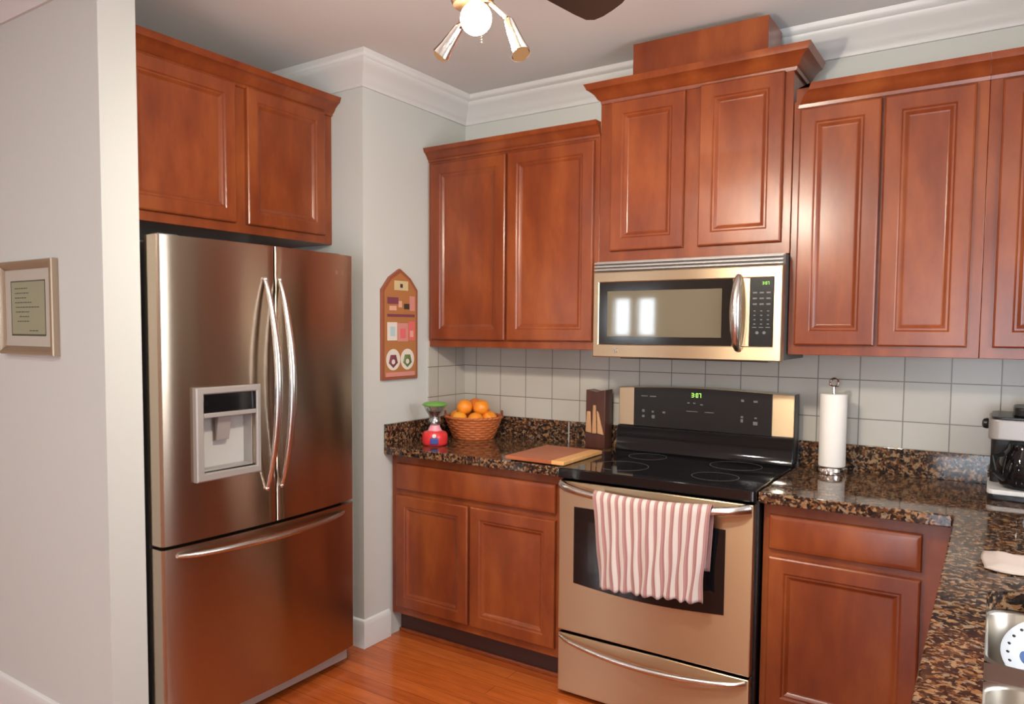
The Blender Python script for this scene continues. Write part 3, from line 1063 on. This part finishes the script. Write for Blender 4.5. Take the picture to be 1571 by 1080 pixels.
# oranges
sp_ = [(-.0845, -.0155, .0985, ''), (-.0288, -.0810, .0980, ''), (.0557, -.0655, .0985, ''), (.0845, .0155, .0985, ''), (.0288, .0810, .0985, ''), (-.0557, .0655, .0985, ''),
       (-.0275, -.0390, .1560, ''), (.0480, -.0040, .1555, ''), (-.0200, .0430, .1560, '')]
olab = ['orange at the left side of the wicker basket', 'yellowish orange in the middle front of the wicker basket', 'orange at the right front of the wicker basket',
        'orange at the far right side of the wicker basket', 'orange at the back right of the wicker basket', 'orange at the back left of the wicker basket',
        'front orange of the top layer in the basket', 'right-hand orange of the top layer in the basket', 'red-orange fruit at the back of the top layer in the basket']
o0 = MB().sphere((0, 0, 0), .0405, (1, 1, .94), 28).build('orange', M['orange'])
st0 = MB().lathe([(.0035, .0365), (.0045, .0382), (.001, .0388)], (0, 0, 0), 10).build('stem_end', M['green'], o0)
for i, (dx, dy, dz, _) in enumerate(sp_):
    if i == 0:
        o, s_ = o0, st0
    else:
        o = o0.copy(); C.objects.link(o)
        s_ = st0.copy(); C.objects.link(s_); s_.parent = o
    if i in (1,):
        o.data = o0.data.copy(); o.data.materials[0] = M['orange2']
    if i == 8:
        o.data = o0.data.copy(); o.data.materials[0] = mat('red_orange_peel', (.75, .17, .02), .4)
    o.location = (BX + dx, BY + dy, CT + dz)
    o.rotation_euler = (radians(20 * sin(i * 2.1)), radians(25 * cos(i * 1.3)), i)
    tag(o, olab[i], 'orange', 'oranges in the wicker basket')

# candy machine
GX, GY = .168, -.475
t = thing('candy_dispenser', (GX, GY, CT), 'small red candy machine with clear bowl and green lid on the left counter', 'candy dispenser')
MB().lathe([(.052, 0), (.057, .004), (.060, .012), (.060, .050), (.053, .062), (.034, .068)], (GX, GY, CT), 32).build('base', M['red'], t)
MB().lathe([(.034, .0685), (.030, .075), (.024, .088), (.023, .094)], (GX, GY, CT), 28).build('neck', M['pink'], t, 'pink and white neck')
MB().lathe([(.022, .0945), (.028, .100), (.030, .118), (.024, .130), (.026, .138), (.044, .162), (.050, .178), (.051, .184)], (GX, GY, CT), 32).build('bowl', M['jarglass'], t, 'clear bowl')
MB().lathe([(.012, .0952), (.018, .100), (.020, .118), (.014, .128), (.014, .136), (.026, .150), (.032, .160)], (GX, GY, CT), 24).build('metal_core', M['chrome'], t)
MB().lathe([(.053, .1845), (.058, .187), (.060, .192), (.050, .200), (.025, .205), (.008, .206)], (GX, GY, CT), 36).build('lid', M['green'], t, 'green lid')
fv = Vector((.57, -.82, 0)).normalized()
q = Vector((GX, GY, CT)) + fv * .058
ch = MB().box(-.019, .019, -.010, .006, .010, .040, .004)
ch.rot(Matrix.Translation(q) @ Matrix.Rotation(math.atan2(fv.y, fv.x) + pi / 2, 4, 'Z'))
ch.build('chute', M['blue'], t, 'blue chute')
kn = MB().lathe([(.009, 0), (.009, .008), (.004, .010)], Vector((GX, GY, CT + .050)) + fv * .060, 16, fv)
kn.build('knob', M['white'], t)

# paper towel
PX, PYY = 1.826, -.130
t = thing('paper_towel_holder', (PX, PYY, CT), 'steel paper towel holder with ring top on the counter right of the range', 'paper towel holder')
MB().lathe([(.052, 0), (.054, .002), (.054, .022), (.051, .026), (.010, .027)], (PX, PYY, CT), 40).build('base', M['chrome'], t)
MB().lathe([(.006, .027), (.006, .335), (.004, .338)], (PX, PYY, CT), 14).build('post', M['chrome'], t)
MB().tube([(PX + .016 * cos(a) * .82, PYY + .016 * cos(a) * .57, CT + .348 + .016 * sin(a)) for a in [2 * pi * i / 24 for i in range(25)]], .0045, 8, caps=False).build('ring', M['chrome'], t)
rl = MB().lathe([(.018, .029), (.046, .029), (.0475, .032), (.0475, .303), (.046, .306), (.018, .306), (.018, .029)], (PX, PYY, CT), 48, caps=False)
tag(recenter(rl.build('paper_towel_roll', M['paper']), (PX, PYY, CT + .029)), 'white roll of paper towels standing on the steel holder', 'paper towels')

# coffee maker
t = thing('coffee_maker', (2.42, -.25, CT), 'black and silver coffee maker at the right end of the backsplash', 'coffee maker')
kx0, kx1 = 2.325, 2.540
MB().prism(rrect(kx0, kx1, -.320, -.060, .022, 4), CT, CT + .018, 'z', .003).build('base', M['black'], t)
MB().prism(rrect(kx0 - .004, kx1 + .004, -.324, -.056, .024, 4), CT + .0185, CT + .034, 'z', .003).build('base_plate', M['white'], t, 'bright metal base plate')
MB().prism(rrect(kx0 + .002, kx1, -.170, -.062, .02, 4), CT + .0345, CT + .196, 'z').build('column', M['black'], t)
MB().lathe([(.050, .036), (.072, .045), (.078, .09), (.070, .14), (.052, .165), (.050, .180)], (2.425, -.245, CT), 32).build('carafe', M['gloss'], t, 'dark glass carafe')
MB().tube([(2.36, -.30, CT + .15), (2.34, -.34, CT + .145), (2.337, -.345, CT + .10), (2.365, -.31, CT + .07)], .008, 10).build('carafe_handle', M['black'], t)
MB().prism(rrect(kx0 - .006, kx1 + .004, -.322, -.058, .03, 5), CT + .197, CT + .262, 'z', .004).build('brew_head', M['silver'], t, 'silver brew head')
MB().prism(rrect(kx0 + .002, kx1 - .002, -.310, -.066, .028, 5), CT + .2625, CT + .270, 'z', .002).build('lid', M['black'], t)
MB().prism(rrect(2.385, kx1 - .02, -.29, -.10, .03, 5), CT + .2705, CT + .300, 'z', .006).build('lid_grip', M['black'], t)
MB().lathe([(.016, 0), (.018, .004), (.015, .014), (.008, .018)], (kx0 - .0065, -.262, CT + .243), 18, (-1, 0, 0)).build('knob', M['black'], t)

# cloth by the sink: a crumpled cloth lying on the granite
def crumple(x0, x1, y0, y1, z, h, seed, nx=26, ny=18):
    rnd = random.Random(seed)
    ws = [(rnd.uniform(15, 70), rnd.uniform(15, 70), rnd.uniform(0, 6), rnd.uniform(.3, 1)) for _ in range(6)]
    b2 = bmesh.new()
    g = []
    for i in range(nx + 1):
        row = []
        for j in range(ny + 1):
            u_, w_ = i / nx, j / ny
            x = x0 + (x1 - x0) * u_
            y = y0 + (y1 - y0) * w_ - .03 * sin(u_ * 3) * (1 - w_)
            e = min(1, 4 * min(u_, 1 - u_, w_, 1 - w_) + .15)
            s = sum(c * sin(a * x + b * y + p) for a, b, p, c in ws) / 3
            row.append(b2.verts.new((x + .004 * sin(30 * y), y + .006 * sin(45 * x), z + .003 + h * e * (.55 + .45 * s))))
        g.append(row)
    for i in range(nx):
        for j in range(ny):
            b2.faces.new((g[i][j], g[i + 1][j], g[i + 1][j + 1], g[i][j + 1]))
    mb = MB()
    mb.merge(b2)
    return mb


cl = tag(recenter(crumple(2.322, 2.47, -1.20, -1.04, CT, .020, 4).build('dish_cloth', M['cloth'], angle=80), (2.39, -1.12, CT)), 'crumpled pinkish-white cloth lying on the granite behind the sink', 'cloth')
sm = cl.modifiers.new('thick', 'SOLIDIFY')
sm.thickness = .002

# patterned dish leaning in the basin
t = thing('dish', (2.455, -1.49, .78), 'white dish with blue pattern and dotted rim lying in the sink', 'dish')
pl = [(.0, .0), (.060, .0), (.066, .003), (.085, .016), (.104, .026), (.108, .028), (.1085, .030), (.104, .030), (.084, .020), (.064, .006), (.0, .004)]
axis = Vector((-.10, -.42, .9)).normalized()
ctr = Vector((2.470, -1.470, .815))
d0 = MB().lathe(pl, ctr, 48, axis, caps=False).build('plate', M['dish'], t)
qq = Vector((0, 0, 1)).rotation_difference(axis).to_matrix().to_4x4()
fl = MB()
for k in range(7):
    a = 2 * pi * k / 7 + .4
    fl.sphere((.072 * cos(a), .072 * sin(a), .0125), .021, (1, .8, .18), 14)
    fl.sphere((.052 * cos(a + .45), .052 * sin(a + .45), .0045), .009, (1, 1, .3), 10)
fl.rot(Matrix.Translation(ctr) @ qq)
fl.build('flower_pattern', M['dishblue'], t, 'blue flower pattern')
dt = MB()
for k in range(26):
    a = 2 * pi * k / 26
    dt.sphere((.097 * cos(a), .097 * sin(a), .0262), .0036, (1, 1, .6), 8)
dt.rot(Matrix.Translation(ctr) @ qq)
dt.build('rim_dots', M['black'], t, 'black dots around the rim')

# ------------------------------------------------------------------ wall decorations
t = thing('wall_plaque', (0, -.545, 1.22), 'narrow house-shaped wooden plaque with patchwork pictures on the wall beside the corner', 'wall decoration')
MB().prism([(-.673, 1.221), (-.416, 1.221), (-.416, 1.645), (-.470, 1.700), (-.545, 1.741), (-.618, 1.700), (-.673, 1.640)], .0005, .016, 'x', .002).build('backboard', M['framewood'], t)
PM = {k: mat('patch_' + k, c, .6) for k, c in {'ochre': (.42, .17, .055), 'cream': (.62, .50, .28), 'pink': (.62, .26, .22), 'rose': (.70, .14, .14), 'sky': (.45, .58, .62),
                                               'white': (.72, .66, .58), 'plum': (.20, .05, .08), 'green': (.14, .20, .07), 'dark': (.05, .03, .025), 'salmon': (.70, .38, .28)}.items()}


def patch(y0, y1, z0, z1, k, d=.0172, nm='picture_patch'):
    return MB().box(.0160, d, y0, y1, z0, z1).build(nm, PM[k], t, {'ochre': 'ochre', 'cream': 'cream', 'pink': 'pink', 'rose': 'rose red', 'sky': 'pale blue', 'white': 'off-white', 'plum': 'dark plum',
                                                                  'green': 'dark green', 'dark': 'black', 'salmon': 'salmon'}[k] + ' patch of the plaque')


MB().prism([(-.658, 1.236), (-.431, 1.236), (-.431, 1.638), (-.480, 1.688), (-.545, 1.722), (-.608, 1.688), (-.658, 1.633)], .0160, .0166, 'x').build('painted_panel', PM['ochre'], t)
patch(-.590, -.490, 1.640, 1.684, 'cream')
patch(-.548, -.530, 1.652, 1.670, 'dark', .018)
patch(-.640, -.560, 1.575, 1.606, 'plum')
patch(-.560, -.535, 1.560, 1.590, 'salmon')
patch(-.625, -.575, 1.545, 1.566, 'salmon', .0176)
patch(-.520, -.480, 1.552, 1.578, 'dark')
patch(-.478, -.440, 1.545, 1.615, 'pink')
patch(-.640, -.440, 1.515, 1.528, 'plum')
patch(-.640, -.570, 1.405, 1.490, 'white')
patch(-.620, -.586, 1.425, 1.470, 'sky', .018)
patch(-.566, -.490, 1.400, 1.486, 'pink')
patch(-.548, -.508, 1.415, 1.460, 'rose', .018)
patch(-.486, -.440, 1.405, 1.494, 'rose')
patch(-.476, -.452, 1.420, 1.450, 'salmon', .018)
for yc, k in ((-.598, 'plum'), (-.495, 'green')):
    MB().lathe([(.050, 0), (.050, .0012)], (.0160, yc, 1.315), 24, (1, 0, 0)).build('medallion', PM['white'], t, 'off-white round medallion')
    MB().lathe([(.034, 0), (.030, .0024)], (.0172, yc, 1.310), 5, (1, 0, 0)).build('medallion_motif', PM[k], t)
    MB().lathe([(.012, 0), (.012, .0012)], (.0196, yc - .003, 1.305), 10, (1, 0, 0)).build('medallion_motif', PM['white'], t)
patch(-.650, -.440, 1.236, 1.256, 'pink')

t = thing('framed_print', (-.46, PY, 1.37), 'small champagne-framed text print on the wall left of the refrigerator', 'picture')
fx0, fx1, fz0, fz1 = -.660, -.275, 1.362, 1.692
MB().panel(fx0, fx1, fz0, fz1, [(0, 0), (0, .020), (.003, .024), (.012, .026), (.022, .020), (.030, .014), (.032, .008)], 'y', PY - .0008).build('frame', M['pframe'], t, angle=25)
MB().panel(fx0 + .03, fx1 - .03, fz0 + .03, fz1 - .03, [(0, 0), (0, .003), (.038, .003), (.041, .0012)], 'y', PY - .0085).build('mat_board', M['matboard'], t)
MB().box(fx0 + .074, fx1 - .074, PY - .0112, PY - .0098, fz0 + .072, fz1 - .072).build('print', M['doc'], t, 'olive paper with lines of dark text')
rnd = random.Random(3)
zt = fz1 - .095
for row, (xa, xb) in enumerate(((.10, .19), (.10, .20), (.10, .18), (.10, .22), (.105, .27), (.105, .20), (.13, .20), (.115, .20), (.0, .0), (.20, .26))):
    x = fx0 + xa
    tx = MB()
    while x < fx0 + xb:
        wd = rnd.uniform(.006, .02)
        tx.box(x, min(x + wd, fx0 + xb), PY - .0116, PY - .0112, zt - .0035, zt)
        x += wd + .004
    zt -= .0165
    if xb:
        tx.build('text_line', M['ink'], t)
    else:
        tx.bm.free()
MB().box(fx0 + .070, fx1 - .070, PY - .0116, PY - .0098, fz1 - .074, fz1 - .070).box(fx0 + .070, fx1 - .070, PY - .0116, PY - .0098, fz0 + .066, fz0 + .073)\
    .box(fx0 + .070, fx0 + .074, PY - .0116, PY - .0098, fz0 + .07, fz1 - .07).box(fx1 - .074, fx1 - .070, PY - .0116, PY - .0098, fz0 + .07, fz1 - .07).build('inner_fillet', M['ink'], t)

# ------------------------------------------------------------------ ceiling fan with lamps
HX, HY, ZB = 1.300, -1.807, 2.368
t = thing('ceiling_fan', (HX, HY, H), 'ceiling fan with dark blades and three small chrome spot lamps', 'ceiling fan')
MB().lathe([(.075, 0), (.070, -.03), (.030, -.055), (.015, -.06)][::-1], (HX, HY, H - .0005), 32).build('canopy', M['fanbody'], t)
MB().lathe([(.013, -.14), (.013, -.058)], (HX, HY, H), 16).build('downrod', M['fanbody'], t)
MB().lathe([(.035, ZB - .075), (.075, ZB - .065), (.105, ZB - .03), (.110, ZB + .01), (.100, ZB + .07), (.060, ZB + .115), (.020, ZB + .13)], (HX, HY, 0), 40).build('motor_housing', M['fanbody'], t)
for th in (79.5, 199.5, 319.5):
    a = radians(th)
    d_, n_ = Vector((cos(a), sin(a), 0)), Vector((-sin(a), cos(a), 0))
    poly = []
    prof_ = [(.17, .045), (.22, .055), (.35, .064), (.47, .068), (.525, .067), (.548, .055), (.558, .032), (.560, 0)]
    ou = [(r_, w_) for r_, w_ in prof_] + [(r_, -w_) for r_, w_ in prof_[-2::-1]]
    b2 = bmesh.new()
    lo, hi = [], []
    for r_, w_ in ou:
        p = Vector((HX, HY, ZB)) + d_ * r_ + n_ * w_ - Vector((0, 0, .28 * w_))
        lo.append(b2.verts.new(p - Vector((0, 0, .003))))
        hi.append(b2.verts.new(p + Vector((0, 0, .003))))
    b2.faces.new(lo); b2.faces.new(hi[::-1])
    for i in range(len(ou)):
        j = (i + 1) % len(ou)
        b2.faces.new((lo[i], hi[i], hi[j], lo[j]))
    bmesh.ops.recalc_face_normals(b2, faces=b2.faces)
    mb = MB(); mb.merge(b2)
    bl = mb.build('blade', M['blade'], t)
    MB().tube([Vector((HX, HY, ZB - .012)) + d_ * .09, Vector((HX, HY, ZB - .014)) + d_ * .15, Vector((HX, HY, ZB - .008)) + d_ * .22], [.014, .010, .016], 10, 1.6).build('blade_iron', M['fanbody'], bl)
MB().lathe([(.012, 2.205), (.045, 2.212), (.055, 2.235), (.050, 2.290), (.038, 2.306)], (HX, HY, 0), 32).build('light_kit', M['fanbody'], t)
# lamps: (neck, mouth, lit)
cv = Vector((2.33, -3.286, 1.461))
lamps = [((1.259, -1.807, 2.168), (1.214, -1.815, 2.113), False), ((1.396, -1.800, 2.155), (1.436, -1.812, 2.072), False)]
for nk, mo, lit in lamps:
    nk, mo = Vector(nk), Vector(mo)
    ax_ = (mo - nk).normalized()
    L = (mo - nk).length
    MB().tube([Vector((HX, HY, 2.225)), (Vector((HX, HY, 2.235)) + nk) / 2 + Vector((0, 0, .012)), nk - ax_ * .008], .006, 8).build('lamp_arm', M['chrome'], t)
    q_ = MB().lathe([(.006, -.012), (.010, -.006), (.012, 0), (.018, L * .7), (.023, L), (.021, L), (.015, L * .6), (.009, L * .3)], nk, 28, ax_, caps=True).build('lamp_shade', M['chrome'], t, 'small chrome spot shade')
    MB().lathe([(.019, 0), (.019, .006), (.013, .012), (.003, .015)], mo - ax_ * .004, 20, ax_).build('bulb', M['bulb_side'], q_, 'warm amber bulb')
bc = Vector((1.330, -1.835, 2.166))
ax_ = (cv - bc).normalized()
MB().tube([Vector((HX, HY, 2.225)), bc - ax_ * .062], .006, 8).build('lamp_arm', M['chrome'], t)
q_ = MB().lathe([(.012, -.062), (.018, -.055), (.024, -.020), (.030, -.002), (.027, -.002), (.018, -.03)], bc, 28, ax_).build('lamp_shade', M['chrome'], t, 'small chrome spot shade')
MB().sphere(bc + ax_ * .004, .036).build('bulb', M['bulb_on'], q_, 'bright lit bulb')
ch_ = MB()
for k in range(14):
    ch_.sphere((HX + .02, HY + .01, 2.205 - .006 * k), .0018, seg=8)
ch_.build('pull_chain', M['fanbody'], t)


def spot(name, loc, target, power, color, size, angle, blend=.6):
    l = bpy.data.lights.new(name, 'SPOT')
    l.energy = power
    l.color = color
    l.shadow_soft_size = size
    l.spot_size = radians(angle)
    l.spot_blend = blend
    o = bpy.data.objects.new(name, l)
    o.location = loc
    o.rotation_euler = (Vector(target) - Vector(loc)).to_track_quat('-Z', 'Y').to_euler()
    C.objects.link(o)
    return o


WARM = (1.0, .90, .73)
spot('fan_lamp_light', Vector((1.432, -1.812, 2.078)) + Vector((.012, 0, -.028)), (1.6, -.35, 1.7), 43, WARM, .03, 120)
spot('fan_lamp_light', Vector((1.208, -1.812, 2.122)) + Vector((-.02, 0, -.02)), (.2, -.7, 1.6), 36, WARM, .03, 130)
l = bpy.data.lights.new('fan_bulb_light', 'POINT')
l.energy = 34
l.color = (1.0, .92, .79)
l.shadow_soft_size = .03
o = bpy.data.objects.new('fan_bulb_light', l)
o.location = bc + ax_ * .055
C.objects.link(o)

# added fill lamps shaped as recessed fixtures, behind the camera and in the hall
for k, (x, y, lab) in enumerate(((.6, -3.4, 'added round ceiling fill lamp nearest the hall wall'), (2.3, -4.2, 'added round ceiling fill lamp behind the sink counter'),
                                 (-1.2, -4.4, 'added round ceiling fill lamp in the hall'), (.8, -5.6, 'added round ceiling fill lamp at the rear of the room'))):
    t = thing('fill_lamp', (x, y, H), lab, 'lamp', 'added ceiling fill lamps')
    MB().lathe([(.060, -.002), (.095, -.008), (.098, -.003), (.098, -.0005), (.060, -.0005), (.060, -.002)], (x, y, H), 36, caps=False).build('trim_ring', M['trim'], t)
    MB().lathe([(.059, -.003), (.059, -.001)], (x, y, H), 32).build('lens', M['fill_lens'], t)
    l = bpy.data.lights.new('fill_light', 'AREA')
    l.shape = 'DISK'
    l.size = .12
    l.energy = 14
    l.color = (1.0, .96, .90)
    o = bpy.data.objects.new('fill_light', l)
    o.location = (x, y, H - .012)
    C.objects.link(o)
